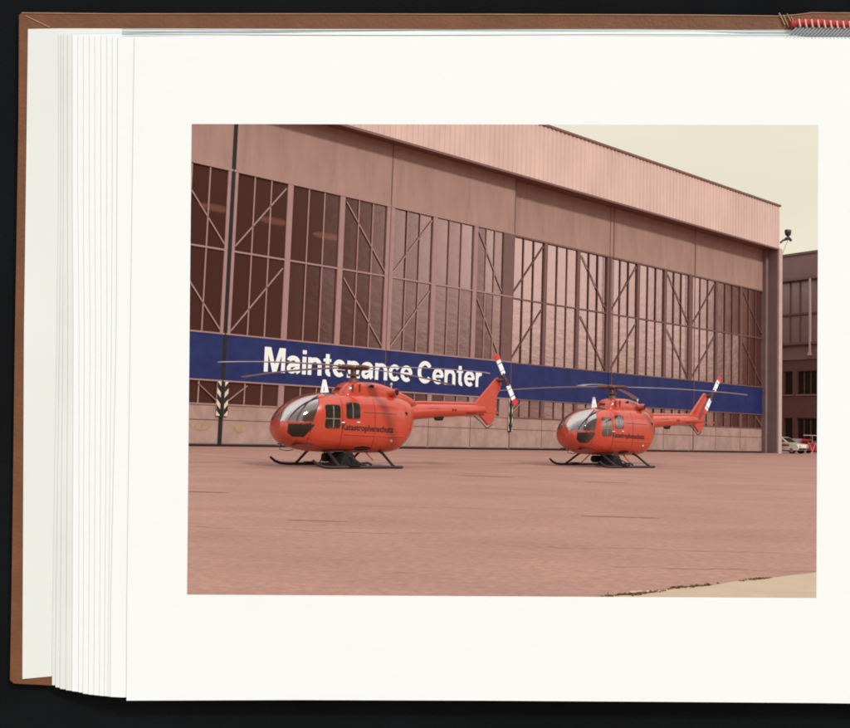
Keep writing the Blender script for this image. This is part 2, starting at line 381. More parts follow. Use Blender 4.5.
# yellow marks on the lower sheets
ym=MB()
for (u,z,rx,rz) in ((.55,1.05,.42,.22),(2.75,.98,.36,.24)):
    ym.poly([(u+rx*math.cos(t*.7854)*(.8+.3*random.random()),-.047,z+rz*math.sin(t*.7854)) for t in range(8)],(0,.004,0))
ym.build('yellow_mark',mat('faded_yellow',(.335,.205,.115),.8,var=.2,vscale=3),hangar)
# fascia with ribs
FZ0,FZ1=18.85,22.80; FU0,FU1=UL-.8,54.62
fa=MB(); p=.42; prof=[]; u=FU0
while u<FU1-p: prof += [(u,-1.0),(u+p*.30,-1.0),(u+p*.42,-1.055),(u+p*.86,-1.055),(u+p*.98,-1.0)]; u+=p
prof.append((FU1,-1.0)); vv=[]
for (a,b) in prof: vv += [(a,b,FZ0),(a,b,FZ1)]
fa.add(vv,[(2*i,2*i+2,2*i+3,2*i+1) for i in range(len(prof)-1)])
fa.box(FU0,FU1,-.995,-.9,FZ0+.01,FZ1-.01); fa.build('roof_fascia',M['fascia'],hangar,fixn=False)
t=MB(); t.box(FU0-.1,FU1+.08,-1.14,-.85,FZ1,FZ1+.16); t.build('roof_edge',M['trim'],hangar)
t=MB(); t.box(FU0,FU1,-1.06,-.88,FZ0-.14,FZ0); t.box(FU0,FU1,-.88,.4,FZ0-.02,FZ0+.1); t.build('fascia_sill',M['trim'],hangar)
t=MB(); t.box(UL-.7,54.6,-.85,60,FZ1-.1,FZ1+.02); t.build('roof',M['asphalt_roof'],hangar)
t=MB(); t.box(54.0,54.34,0,.55,0,FZ0-.02); t.box(54.35,54.85,-.98,.6,0,FZ0-.005); t.build('corner_pier',M['pier'],hangar)
t=MB(); t.box(54.42,54.95,-1.12,-.985,0,FZ0-.005); t.box(54.856,54.95,-.98,-.5,0,FZ0-.15); t.build('corner_strip',M['pier_light'],hangar)
t=MB(); t.box(54.3,54.6,.6,60,0,FZ1-.12); t.box(UL-.6,UL-.05,-.98,60,0,FZ0-.15); t.box(UL-.6,54.6,59.5,60,0,FZ1-.15)
t.box(UL,54.3,.55,.75,19.6,FZ1-.12); t.build('outer_wall',M['side_sheet'],hangar)
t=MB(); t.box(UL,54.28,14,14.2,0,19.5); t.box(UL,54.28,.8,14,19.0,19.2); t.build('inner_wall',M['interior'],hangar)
t=MB(); t.box(UL,54.3,-.55,-.1,.002,.012); t.box(UL,54.3,-.1,.9,.002,.006); t.build('door_rail',M['dark'],hangar)
# glow spots behind the panes: added emissive ellipsoids that fade at the rim
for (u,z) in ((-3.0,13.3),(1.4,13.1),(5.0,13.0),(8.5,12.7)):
    a=empty('pane_glow',(HO+Matrix.Rotation(HA,3,'Z')@Vector((u,1.6,z))),HA)
    tag(a,{-3.0:'added soft glow shape behind the upper panes left of the chevron joint',1.4:'added soft glow shape behind the upper panes just right of the chevron joint',5.0:'added soft glow shape behind the third bay of upper panes from the left',8.5:'faint added glow shape behind the pane right of the letter M'}[u],'lamp','added glow shapes behind the hangar glass')
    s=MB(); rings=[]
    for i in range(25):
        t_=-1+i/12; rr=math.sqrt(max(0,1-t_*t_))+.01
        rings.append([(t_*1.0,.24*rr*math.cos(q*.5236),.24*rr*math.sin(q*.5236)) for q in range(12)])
    s.loft(rings,0,False); s.build('glow_ellipsoid',M['lit'] if u<10 else M['lit'],a); s=MB(); s.tube([(0,0,.17),(0,0,6.4)],.02,6); s.build('hanger_rod',M['lamp'],a)  # the soft glow is built into this shape; rod added to hang it
# lettering on the band
def text_mesh(body,offset=.0,extrude=.0,res=4):
    c=bpy.data.curves.new('t','FONT'); c.body=body; c.size=1; c.offset=offset; c.extrude=extrude; c.resolution_u=res
    o=bpy.data.objects.new('t',c); COL.objects.link(o); dg=bpy.context.evaluated_depsgraph_get()
    me=bpy.data.meshes.new_from_object(o.evaluated_get(dg)); bpy.data.objects.remove(o); return me

def arc(cx,cz,rx,rz,a0,a1,n=18): return [(cx+rx*math.cos(R(a0+(a1-a0)*i/n)),cz+rz*math.sin(R(a0+(a1-a0)*i/n))) for i in range(n+1)]
def ribbon(path,wd):
    n=len(path); Ls=[];Rs=[]
    for i in range(n):
        a=Vector(path[max(i-1,0)]); b=Vector(path[min(i+1,n-1)]); t=(b-a).normalized(); nn=Vector((-t.y,t.x))*wd/2
        Ls.append(tuple(Vector(path[i])+nn)); Rs.append(tuple(Vector(path[i])-nn))
    return [(Ls[i],Ls[i+1],Rs[i+1],Rs[i]) for i in range(n-1)]
ST=.188
GL={'M':(.93,[[[(0,0),(0,1),(.175,1),(.175,0)]],[[(.755,0),(.755,1),(.93,1),(.93,0)]],[[(.0,1),(.28,1),(.555,0),(.375,0),(.10,1)][1:4]+[(.09,1)]],[[(.65,1),(.84,1),(.555,0),(.375,0)]]]),
'i':(.19,[[[(0,0),(0,.73),(.185,.73),(.185,0)]],[[(0,.84),(0,1),(.185,1),(.185,.84)]]]),
'n':(.65,[[[(0,0),(0,.73),(.175,.73),(.175,0)]],ribbon(arc(.325,.42,.232,.225,178,0)+[(.557,.3),(.557,0)],ST)]),
'r':(.40,[[[(0,0),(0,.73),(.175,.73),(.175,0)]],ribbon(arc(.36,.40,.265,.24,180,85),ST)]),
't':(.39,[ribbon([(.2,.93),(.2,.2)]+arc(.32,.20,.12,.115,180,285,8),ST),[[(0,.605),(0,.73),(.38,.73),(.38,.605)]]]),
'e':(.63,[ribbon(arc(.32,.365,.235,.28,-4,312,30),.185),[[(.12,.30),(.12,.42),(.60,.42),(.60,.30)]]]),
'c':(.57,[ribbon(arc(.32,.365,.235,.28,38,322,30),ST)]),
'C':(.78,[ribbon(arc(.42,.5,.325,.415,35,325,36),.20)]),
'a':(.63,[ribbon(arc(.29,.50,.205,.14,170,0,14)+[(.495,.3),(.50,.12),(.56,.04)],.20),ribbon([(.49,.41),(.36,.375),(.22,.345)]+arc(.235,.215,.145,.13,110,330,14)+[(.45,.22)],.17)])}
lt=MB(); cur=0; quads=[]
for ch in 'Maintenance Center':
    if ch==' ': cur+=.24; continue
    wd_,strokes=GL[ch]
    for si,st in enumerate(strokes):
        for q in st: quads.append(([(cur+x,z) for x,z in q],si))
    cur+=wd_+.075
cur-=.075
A0,A1,CAP=3.93,19.72,1.38; kx=(A1-A0)/cur
for q,si in quads:
    y=-.085-.003*si
    lt.add([(A0+x*kx,y,4.13+z*CAP) for x,z in q],[(0,1,2,3)])
lt.build('lettering',M['white'],hangar)

# floodlight on a bracket at the roof corner
def hw(u,y,z): return HO+Matrix.Rotation(HA,3,'Z')@Vector((u,y,z))
fl=empty('floodlight',hw(54.85,-1.05,20.0),HA); tag(fl,'small dark floodlight on an arm at the hangar roof corner','floodlight')
m=MB(); m.tube([(-.1,0,-.55),(.35,0,-.25),(1.05,-.1,-.05)],.10,8); m.tube([(.2,0,-1.6),(.95,-.1,-.2)],.02,6); m.build('bracket',M['lamp'],fl)
m=MB(); m.tube([(.6,-.1,-.12),(1.0,-.1,.12),(1.5,-.1,-.1)],.13,8); m.build('lamp_yoke',M['lamp'],fl)
m=MB(); m.loft([[(.98+r*math.cos(t*.628),-.1+r*math.sin(t*.628)*.8,z) for t in range(10)] for r,z in ((.12,.22),(.30,.32),(.38,.62),(.36,.78),(.30,.80))]); m.build('lamp_head',M['lamp'],fl)
m=MB(); m.loft([[(.98+r*math.cos(t*.628),-.1+r*math.sin(t*.628)*.8,z) for t in range(10)] for r,z in ((.27,.801),(.2,.87),(.05,.9))]); m.build('lens',M['lens'],fl)

# ------------------------------------------------------------------ side building
SQ=HO+Matrix.Rotation(HA,3,'Z')@Vector((72,0,0))
sb=empty('office_building',SQ,HA-math.pi/2); tag(sb,'brown brick building with glazed upper hall beyond the hangar corner','building')
def sbox(name,mt,*bx):
    m=MB()
    for b in bx: m.box(*b)
    return m.build(name,mt,sb)
sbox('brick_wall',M['brick'],(-30,16,0.2,1,0,1.2),(-30,16,.2,1,3.75,6.3),(-30,16,.2,1,8.95,10.2),*[(a,b,.2,1,z0,z1) for (z0,z1) in((1.2,3.75),(6.3,8.95)) for (a,b) in ((-30,-9.05),(-8.0,-7.45),(-5.1,-4.3),(-1.9,-1.1),(1.3,2.1),(4.5,5.3),(7.7,16))])
for (z0,z1) in((1.2,3.75),(6.3,8.95)):
    for (a,b) in ((-9.05,-8.0),(-7.45,-5.1),(-4.3,-1.9),(-1.1,1.3),(2.1,4.5),(5.3,7.7)):
        m=MB(); m.add([(a,.5,z0),(b,.5,z0),(b,.5,z1),(a,.5,z1)],[(0,1,2,3)],0)
        n=max(1,round((b-a)/.8))
        for q in range(n+1):
            x=a+(b-a)*q/n; m.box(max(a,x-.05),min(b,x+.05),.38,.46,z0,z1,1)
        m.box(a,b,.37,.45,z0,z0+.08,1); m.box(a,b,.37,.45,z1-.08,z1,1); m.box(a-.08,b+.08,.08,.37,z0-.1,z0,2)
        if (b-a)>2: m.box(a+.35,a+1.0,.56,.60,z0+.5,z1-.15,3)
        m.build('window',[M['dark_glass'],M['mullion'],M['frame'],M['seat_light']],sb,fixn=False)
sbox('canopy',M['trim'],(-30,16,-.25,1,11.85,12.1)); sbox('lintel_panel',M['side_sheet'],(-30,16,.1,1,10.2,11.85))
m=MB(); z0,z1=12.1,19.1
for q in range(-24,14):
    a=q*1.2; m.add([(a,.45,z0),(a+1.2,.45+random.uniform(-.02,.02),z0),(a+1.2,.45+random.uniform(-.03,.03),z1),(a,.45,z1)],[(0,1,2,3)],0); m.box(a-.05,a+.05,.3,.42,z0,z1,1)
m.box(-29,16,.25,.4,15.25,15.45,1); m.build('glazing',[M['pane_old'],M['mullion']],sb,fixn=False)
sbox('upper_wall',M['side_sheet'],(-30,16,.1,1,19.4,22.0)); sbox('roof_edge',M['trim'],(-30,16,-.05,1,22.0,22.25)); sbox('gutter',M['trim'],(-30,16,-.2,.4,19.12,19.4))
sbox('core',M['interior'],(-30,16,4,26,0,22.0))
sbox('downpipe',M['pier_light'],(-5.75,-5.55,-.3,-.12,10.9,19.1),(-5.9,-5.5,-.33,-.12,10.6,10.9)); 

# ------------------------------------------------------------------ cars
def make_car(paint,stripe=None):
    root=empty('parked_car',(0,0,0)); Lc,Wc=3.75,1.58
    prof=[(0,.42),(.02,.62),(.12,.78),(1.02,.92),(3.30,.96),(3.70,.92),(3.75,.5),(3.7,.3),(.1,.28)]   # nose at x=0
    m=MB()
    def ring(y,k): return [(1.87+(x-1.87)*k,y,z if z<.5 else .5+(z-.5)*(.9+.1*k)) for x,z in prof]
    m.loft([ring(-Wc/2,.975),ring(-Wc/2+.06,1),ring(Wc/2-.06,1),ring(Wc/2,.975)],0,True,False); 
    if stripe:
        m.box(.9,3.4,-Wc/2-.006,-Wc/2+.02,.62,.76,1); m.box(.9,3.4,Wc/2-.02,Wc/2+.006,.62,.76,1)
    m.build('body',[paint]+([stripe] if stripe else []),root)
    m=MB(); top=[(1.05,.9),(1.75,1.36),(3.0,1.40),(3.5,.94)]
    m.loft([[(x,y*(1-.14*(z>1)),z) for x,z in top] for y in (-Wc/2+.06,Wc/2-.06)],0,True,False); m.build('cabin',paint,root)
    m=MB()
    for s in(-1,1):
        yy=s*(Wc/2-.055); y2=s*((Wc/2-.06)*.86+.008)
        for poly in ([(1.25,.97,yy),(1.80,1.30,y2),(2.25,1.33,y2),(2.25,.97,yy)],[(2.33,.97,yy),(2.33,1.33,y2),(2.95,1.33,y2),(3.28,.97,yy)]): m.add([(x,y,z) for x,z,y in poly],[(0,1,2,3)])
    m.build('side_window',M['dark_glass'],root,fixn=False)
    m=MB(); m.add([(1.04,-.62,.95),(1.04,.62,.95),(1.68,.54,1.335),(1.68,-.54,1.335)],[(0,1,2,3)]); m.build('windscreen',M['dark_glass'],root,fixn=False)
    m=MB(); m.add([(3.505,-.58,.99),(3.505,.58,.99),(3.06,.54,1.37),(3.06,-.54,1.37)],[(0,1,2,3)]); m.build('rear_window',M['dark_glass'],root,fixn=False)
    for x,n in((-.07,'bumper'),(3.72,'bumper')): m=MB(); m.box(x,x+.12,-.74,.74,.34,.48); m.build(n,M['dark'],root)
    for s in(-1,1): m=MB(); m.box(-.03,.05,s*.58-.12,s*.58+.12,.56,.72); m.build('headlight',M['lens'],root)
    for x in(.68,3.0):
        for s in(-1,1):
            wh=MB(); c=Vector((x,s*(Wc/2-.10),.29)); wh.tube([c+Vector((0,-.09*1,0)),c+Vector((0,.09,0))],.29,18); wo=wh.build('wheel',M['tyre'],root)
            rm=MB(); rm.tube([c+Vector((0,s*.085,0)),c+Vector((0,s*.10,0))],.17,14); rm.build('rim',M['chrome'],wo)
    return root
def ray_ground(px,py):
    d=RX*(px-CX)+RY*(py-CY)+RZ*fpx; t=-CAMH/d.z; return Vector((d.x*t,d.y*t,0))
c1=make_car(M['car_white'],M['car_red']); c1.location=(27.75,83.6,0); c1.scale=(1.1,1.1,1.1); c1.rotation_euler=(0,0,R(131.7)); tag(c1,'small cream hatchback with dark red side stripe at the hangar corner','car')
c2=make_car(M['car_red']); c2.location=(31.5,90.5,0); c2.rotation_euler=(0,0,R(-150)); tag(c2,'dark red car parked behind the cream hatchback','car')
tr=empty('trestle',(27.5,80.6,0),R(20)); tag(tr,'thin pale folding trestle standing before the red car','trestle')
for y in(-.45,.45):
    for s in(-1,1): m=MB(); m.tube([(s*.48,y,0),(s*.04,y,1.0)],.025,6); m.build('leg',M['pier_light'],tr)
m=MB(); m.bar((0,-.5,1.02),(0,.5,1.02),.06); m.tube([(0,0,1.0),(0,0,1.7)],.02,6); m.bar((-.95,0,1.7),(.6,0,1.7),.05); m.build('top_bar',M['pier_light'],tr)

# ------------------------------------------------------------------ helicopter
def interp(tab,x):
    if x<=tab[0][0]: return tab[0][1:]
    for i in range(len(tab)-1):
        a,b=tab[i],tab[i+1]
        if x<=b[0]:
            p=tab[max(i-1,0)]; q=tab[min(i+2,len(tab)-1)]; t=(x-a[0])/(b[0]-a[0]); out=[]
            for k in range(1,len(a)):
                h=b[0]-a[0]
                ma=((b[k]-p[k])/(b[0]-p[0]) if p is not a else (b[k]-a[k])/h)*h
                mb=((q[k]-a[k])/(q[0]-a[0]) if q is not b else (b[k]-a[k])/h)*h
                out.append((2*t**3-3*t*t+1)*a[k]+(t**3-2*t*t+t)*ma+(-2*t**3+3*t*t)*b[k]+(t**3-t*t)*mb)
            return tuple(out)
    return tab[-1][1:]
#       x    ztop  zbot  halfwidth exponent
POD=[(-2.50,1.18,1.00,.10,2.0),(-2.47,1.37,.86,.33,2.0),(-2.38,1.55,.74,.50,2.1),(-2.22,1.73,.64,.62,2.2),(-2.0,1.89,.56,.70,2.3),(-1.7,2.03,.49,.745,2.5),
     (-1.35,2.12,.45,.785,2.8),(-.9,2.17,.43,.79,3.0),(0,2.19,.42,.79,3.1),(.9,2.19,.43,.79,3.1),(1.35,2.17,.48,.77,2.9),(1.6,2.13,.60,.71,2.5),(1.8,2.07,.78,.60,2.4),(1.95,2.0,1.02,.45,2.2),(2.05,1.94,1.32,.30,2.1),(2.10,1.90,1.50,.20,2.0)]
def sec(x):
    zt,zb,w_,n=interp(POD,x); return (zt+zb)/2,(zt-zb)/2,w_,n
def surf_y(x,z,side=-1,out=0.):
    c,h,w_,n=sec(x); q=min(.999,abs((z-c)/h)); return side*(w_*(1-q**n)**(1/n)+out)
def make_helicopter():
    root=empty('helicopter',(0,0,0))
    NX,NT=330,240
    xs=[-2.5+4.6*i/NX for i in range(NX+1)]
    # denser towards the nose
    xs=[-2.5+ (4.6)*( (i/NX)**1.15 ) for i in range(NX+1)]
    rings=[]
    for x in xs:
        c,h,w_,n=sec(x); rg=[]
        for k in range(NT):
            a=2*math.pi*k/NT; ca,sa=math.cos(a),math.sin(a)
            rg.append((x, math.copysign(abs(ca)**(2/n),ca)*w_, c+math.copysign(abs(sa)**(2/n),sa)*h))
        rings.append(rg)
    def kind(x,y,z):
        ay=abs(y)
        # windscreens
        top=-1.36+ (0 if z>1.7 else 0)
        rear=-1.42-.30*(2.05-z)/.78           # slanted door post
        if z>1.295 and x<rear and not ay<.035 :
            if x>-2.47: return 1
        if ay>.20 and .86<z<1.235 and -2.36<x<-1.62-.30*(1.235-z)/.37 and z>.86+.10*max(0,(x+2.0)/.4)**2+.12*max(0,(-2.22-x)/.14): 
            return 2
        # eyebrow windows in the roof
        if z>1.98 and .12<ay<.50 and -1.22<x<-.86: return 3
        def rr(x0,x1,z0,z1,r):
            dx=max(x0+r-x,x-(x1-r),0); dz=max(z0+r-z,z-(z1-r),0); return dx*dx+dz*dz<r*r
        if y<0 and ay>.25 and ((x-.02)/.30)**2+((z-.565)/.065)**2<1: return 6
        if ay>.4 and rr(-1.34,-.86,1.13,1.79,.07): return 4
        if ay>.4 and rr(-.66,-.20,1.42,1.88,.08): return 5
        return 0
    parts={0:MB(),1:MB(),2:MB(),3:MB(),4:MB(),5:MB()}
    maps={k:{} for k in parts}
    for i in range(NX):
        for k in range(NT):
            k2=(k+1)%NT; ids=((i,k),(i,k2),(i+1,k2),(i+1,k)); P=[rings[a][b] for a,b in ids]
            cx=sum(p[0] for p in P)/4; cy=sum(p[1] for p in P)/4; cz=sum(p[2] for p in P)/4
            q=kind(cx,cy,cz); key=q if q in(0,) else (q,cy<0)
            if key not in parts: parts[key]=MB(); maps[key]={}
            mb=parts[key]; mp=maps[key]; f=[]
            for idp,p in zip(ids,P):
                if idp not in mp: mp[idp]=len(mb.v); mb.v.append(p)
                f.append(mp[idp])
            mb.f.append(f); mb.m.append(0); mb.sm.append(True)
    b=len(parts[0].v)
    for rg in (rings[-1],rings[0]): parts[0].add(rg,[tuple(range(NT))],0,True)
    body=parts[0].build('fuselage',M['orange'],root)
    for key,mb in parts.items():
        if isinstance(key,tuple) and mb.f:
            nm={1:'windscreen',2:'chin_window',3:'roof_window',4:'door_window',5:'cabin_window',6:'belly_vent'}[key[0]]
            mb.build(nm,M['cabin_glass'] if key[0]==1 else M['dark'] if key[0]==6 else M['dark_glass'],root)
    # frames round the glass that lie on the skin
    def path(pts,side,out=.004):
        res=[]
        for (a,b_) in zip(pts[:-1],pts[1:]):
            for q in range(8):
                t=q/8; x=a[0]+(b_[0]-a[0])*t; z=a[1]+(b_[1]-a[1])*t; res.append((x,surf_y(x,z,side,out),z))
        x,z=pts[-1]; res.append((x,surf_y(x,z,side,out),z)); return res
    for s in(-1,1):
        m=MB(); m.tube(path([(-1.43,2.035),(-1.60,1.95),(-1.80,1.82),(-2.00,1.62),(-2.13,1.42),(-2.16,1.30)],s),.022,6); m.build('windscreen_frame',M['skid'],root)
        m=MB(); m.tube(path([(-1.72,1.27),(-2.1,1.275),(-2.38,1.27)],s),.012,6); m.build('window_rail',M['orange'],root)
        for pts in ([(-1.44,2.0),(-1.72,1.30),(-1.80,.72),(-1.2,.55),(-.80,.56)],[(-.80,.56),(-.78,1.2),(-.80,2.0)],[(-.80,.56),(.3,.56),(.32,1.3),(.3,2.02)],[(-.1,1.62),(1.1,1.60)]):
            m=MB(); m.tube(path(pts,s,.0),.009,5); m.build('door_seam',M['seam'],root)
        m=MB(); m.tube(path([(-.7,.97),(0,.95),(1.0,.93),(1.4,.95)],s,.008),.014,6); m.build('side_rail',M['orange'],root)
        for (x,z) in ((-.77,1.30),(-.26,1.32)): 
            m=MB(); y=surf_y(x,z,s,.012); m.tube([(x-.05,y,z),(x+.05,y,z)],.016,6); m.build('door_handle',M['blade_white'],root)
        # mullion in the door window
        m=MB(); m.tube(path([(-1.08,1.15),(-1.08,1.77)],s),.012,6); m.tube(path([(-1.34,1.40),(-.86,1.40)],s),.010,6); m.build('window_bar',M['seat_light'],root)
        for (xa,xb,za,zb,rd) in ((-1.34,-.86,1.13,1.79,.07),(-.66,-.20,1.42,1.88,.08)):
            loop=[]
            for (cx_,cz_,a0_) in ((xb-rd,zb-rd,0),(xa+rd,zb-rd,90),(xa+rd,za+rd,180),(xb-rd,za+rd,270)):
                for q in range(5): loop.append((cx_+rd*math.cos(R(a0_+22.5*q)),cz_+rd*math.sin(R(a0_+22.5*q))))
            m=MB(); m.tube([(x,surf_y(x,z,s,.003),z) for x,z in loop+loop[:1]],.010,6,0,False); m.build('window_seal',M['skid'],root)
        m=MB(); m.tube(path([(-.44,1.43),(-.44,1.87)],s),.010,6); m.build('window_bar',M['seat_light'],root)
        # vents and lights on the side
        x,z=1.45,1.63; m=MB(); y=surf_y(x,z,s,.004); m.tube([(x,y-s*.02,z),(x,y+s*.004,z)],.055,12); m.build('side_vent',M['dark'],root)
        m=MB(); x,z=.95,.80; y=surf_y(x,z,s,.015); m.tube([(x,y-s*.03,z),(x,y,z),(x,y+s*.02,z)],[.05,.04,.015],10); m.build('side_light',M['lens'],root)
    # inside: floor, panel, seats
    m=MB(); m.box(-2.1,1.3,-.55,.55,.62,.66); m.box(-.1,-.06,-.6,.6,.66,1.95); m.build('cabin_floor',M['seat'],root)
    m=MB(); m.poly([(-2.05,-.4,.7),(-2.0,-.4,1.22),(-1.8,-.4,1.28),(-1.78,-.4,.7)],(0,.8,0)); m.build('instrument_panel',M['seat'],root)
    for s in(-1,1):
        m=MB(); m.box(-1.35,-.9,s*.38-.22,s*.38+.22,.68,.95); m.poly([(-.98,s*.38-.2,.95),(-.86,s*.38-.2,.95),(-.70,s*.38-.2,1.62),(-.80,s*.38-.2,1.64)],(0,.4,0)); m.build('seat',M['seat_light'] if s<0 else M['seat'],root)
    # engine cowling
    CW=[(-.60,2.17,.20),(-.50,2.32,.34),(-.38,2.45,.40),(-.2,2.52,.43),(.2,2.55,.45),(.7,2.54,.46),(1.1,2.45,.45),(1.45,2.34,.42),(1.8,2.22,.34),(2.1,2.10,.24),(2.3,2.02,.12)]
    rings=[]
    for i in range(60):
        x=-.60+2.9*i/59; zt,w_=interp(CW,x); zb=1.86; rg=[]
        for k in range(32):
            a=math.pi*2*k/32; ca,sa=math.cos(a),math.sin(a); n=3.2
            rg.append((x,math.copysign(abs(ca)**(2/n),ca)*w_,(zt+zb)/2+math.copysign(abs(sa)**(2/n),sa)*(zt-zb)/2))
        rings.append(rg)
    m=MB(); m.loft(rings); m.build('engine_cowling',M['orange'],root)
    for s in(-1,1):
        m=MB(); m.box(-.30,-.24,s*.43-.014,s*.43+.016,2.22,2.44); m.build('air_intake',M['mech'],root)
        m=MB(); m.box(-.06,-.02,s*.446-.012,s*.446+.012,2.22,2.46); m.build('cowling_seam',M['seam'],root)
        m=MB(); m.poly([(.26,s*.462,2.40),(.36,s*.462,2.46),(.46,s*.462,2.44),(.42,s*.462,2.36)],(0,-s*.03,0)); m.build('cooling_slot',M['dark'],root)
    m=MB()
    for q in range(4): m.box(-.585+.02*q,-.57+.02*q,-.14,.14,2.14+.05*q,2.19+.05*q)
    m.build('intake_grille',M['seam'],root)
    for s in(-1,1):
        m=MB(); m.tube([(1.0,s*.36,2.24),(1.12,s*.52,2.26),(1.16,s*.62,2.265)],[.12,.115,.12],16); e=m.build('exhaust_pipe',M['orange'],root)
        m=MB(); m.tube([(1.158,s*.617,2.265),(1.163,s*.63,2.265)],.095,16); m.build('exhaust_opening',M['dark'],e)
    m=MB(); m.tube([(1.25,-.18,2.38),(1.25,-.18,2.50)],.02,8); m.tube([(1.25,-.18,2.50),(1.25,-.18,2.57)],[.045,.03],10); m.build('beacon',M['lens'],root)
    # tail boom
    m=MB(); m.tube([(1.85,0,1.68),(2.05,0,1.70),(2.4,0,1.735),(3.4,0,1.80),(4.6,0,1.86),(5.05,0,1.875),(5.15,0,1.88)],[.31,.285,.25,.22,.19,.178,.11],28); m.build('tail_boom',M['orange'],root)
    m=MB(); m.tube([(2.0,0,1.99),(2.5,0,2.01),(4.6,0,2.065),(4.9,0,2.08)],[.05,.065,.06,.05],12); m.build('shaft_cover',M['orange'],root)
    m=MB(); m.tube([(3.0,-.04,1.60),(3.12,-.04,1.53),(3.34,-.04,1.54),(3.42,-.04,1.62)],[.03,.07,.07,.03],10); m.build('boom_antenna',M['dark'],root)
    # tail fin
    fin=[(4.62,2.0),(5.60,2.97),(5.70,3.02),(5.86,2.88),(5.86,2.75),(5.60,2.24),(5.64,2.15),(5.57,1.55),(5.44,1.42),(5.30,1.37),(4.96,1.66),(4.8,1.74)]
    m=MB()
    n=len(fin); 
    cxm=5.2
    va=[(x,-.055,z) for x,z in fin]; vb=[(x,.055,z) for x,z in fin]
    inn=[(cxm+(x-cxm)*1.0,z) for x,z in fin]
    m.add(va+vb,[tuple(range(n)),tuple(range(2*n-1,n-1,-1))]+[(k,n+k,n+(k+1)%n,(k+1)%n) for k in range(n)])
    fo=m.build('tail_fin',M['orange'],root); bv=fo.modifiers.new('b','BEVEL'); bv.width=.03; bv.segments=3
    m=MB(); m.tube([(4.72,0,1.66),(5.0,0,1.50),(5.25,0,1.29),(5.38,0,1.31),(5.52,0,1.42)],.018,8); m.build('tail_bumper',M['skid'],root)
    m=MB(); m.poly([(4.25,-1.22,1.80),(4.72,-1.22,1.80),(4.72,-1.22,1.755),(4.25,-1.22,1.765)],(0,2.44,0)); m.build('stabiliser',M['orange'],root)
    # tail rotor
    hub=Vector((5.80,-.30,2.93))
    m=MB(); m.tube([(5.72,0,2.90),(5.80,-.22,2.92),hub],[.07,.05,.06],12); m.bar(hub+Vector((-.16,0,.21)),hub+Vector((.16,0,-.21)),.09,.06,up=(0,1,0)); tr_=m.build('tail_rotor_hub',M['mech'],root)
    d=Vector((.50,0,-.866)); 
    TRD.append(d)
    for s in(-1,1):
        pr=Vector((d.z,0,-d.x))
        def sl_(a,b,wd1,wd2): 
            mm=[hub+d*s*a-pr*wd1,hub+d*s*a+pr*wd1,hub+d*s*b+pr*wd2,hub+d*s*b-pr*wd2]; return [p+Vector((0,-.03,0)) for p in mm]
        m=MB(); m.poly(sl_(.22,.74,.085,.09),(0,.03,0)); bl=m.build('tail_rotor_blade',M['blade_white'],root)
        m=MB(); m.poly(sl_(.741,.96,.09,.09),(0,.03,0)); m.build('blade_tip',M['blade_red'],bl)
        m=MB(); m.poly([p+Vector((0,-.004,0)) for p in sl_(.60,.63,.085,.085)],(0,.003,0)); m.poly([p+Vector((0,-.004,0)) for p in sl_(.34,.36,.085,.085)],(0,.003,0)); m.build('blade_stripe',M['skid'],bl)
    # rotor mast and head
    m=MB(); m.tube([(0,0,2.5),(0,0,2.60),(0,0,2.68),(0,0,2.98)],[.20,.16,.08,.075],16); m.tube([(0,0,2.70),(0,0,2.76)],.17,16)
    for q in range(4):
        a=R(15+90*q+40); m.tube([(.16*math.cos(a),.16*math.sin(a),2.73),(.20*math.cos(a),.20*math.sin(a),2.93)],.018,6)
    m.build('rotor_mast',M['mech'],root)
    m=MB(); m.tube([(0,0,2.90),(0,0,2.93),(0,0,3.0),(0,0,3.03)],[.13,.17,.17,.10],16); rh=m.build('rotor_hub',M['mech'],root)
    for q in range(4):
        a=R(15+90*q); ca,sa=math.cos(a),math.sin(a); pr=Vector((-sa,ca,0))
        P=lambda r,z:Vector((ca*r,sa*r,z))
        m=MB(); m.tube([P(.12,2.965),P(.45,2.965),P(.62,2.955)],[.075,.065,.04],10); gr=m.build('blade_grip',M['mech'],root)
        m=MB(); rings=[]
        for i in range(25):
            t=i/24; r=.55+(4.91-.55)*t; z=2.96-.02*t-.21*t*t; c=.135 if t>.1 else .05+.85*t; th=.018
            p=P(r,z); tw=pr*math.cos(R(6-8*t))+Vector((0,0,1))*math.sin(R(6-8*t)); nn=Vector((0,0,1))
            rings.append([p-tw*c,p-tw*c*.4+nn*th,p+tw*c*.6+nn*th*.9,p+tw*c,p+tw*c*.6-nn*th*.5,p-tw*c*.4-nn*th*.7])
        m.loft(rings); m.build('rotor_blade',M['blade'],root)
    # white blade aerial on the roof
    m=MB(); m.poly([(-1.10,-.02,2.12),(-1.03,-.02,2.54),(-.93,-.02,2.54),(-.80,-.02,2.12)],(0,.04,0)); wa=m.build('blade_antenna',M['blade_white'],root); bv=wa.modifiers.new('b','BEVEL'); bv.width=.012; bv.segments=2
    m=MB(); m.box(-1.0,-.985,-.026,-.022,2.20,2.32); m.build('antenna_slot',M['dark'],wa)
    # wiper, nose probe
    m=MB(); m.tube([(-2.30,-.06,.66),(-2.34,-.06,.50),(-2.10,-.05,.46),(-1.9,-.04,.5)],.012,6); m.build('nose_probe',M['skid'],root)
    m=MB(); m.tube([(.35,-.3,.44),(.55,-.42,.20)],.022,6); m.build('belly_antenna',M['deepred'],root)
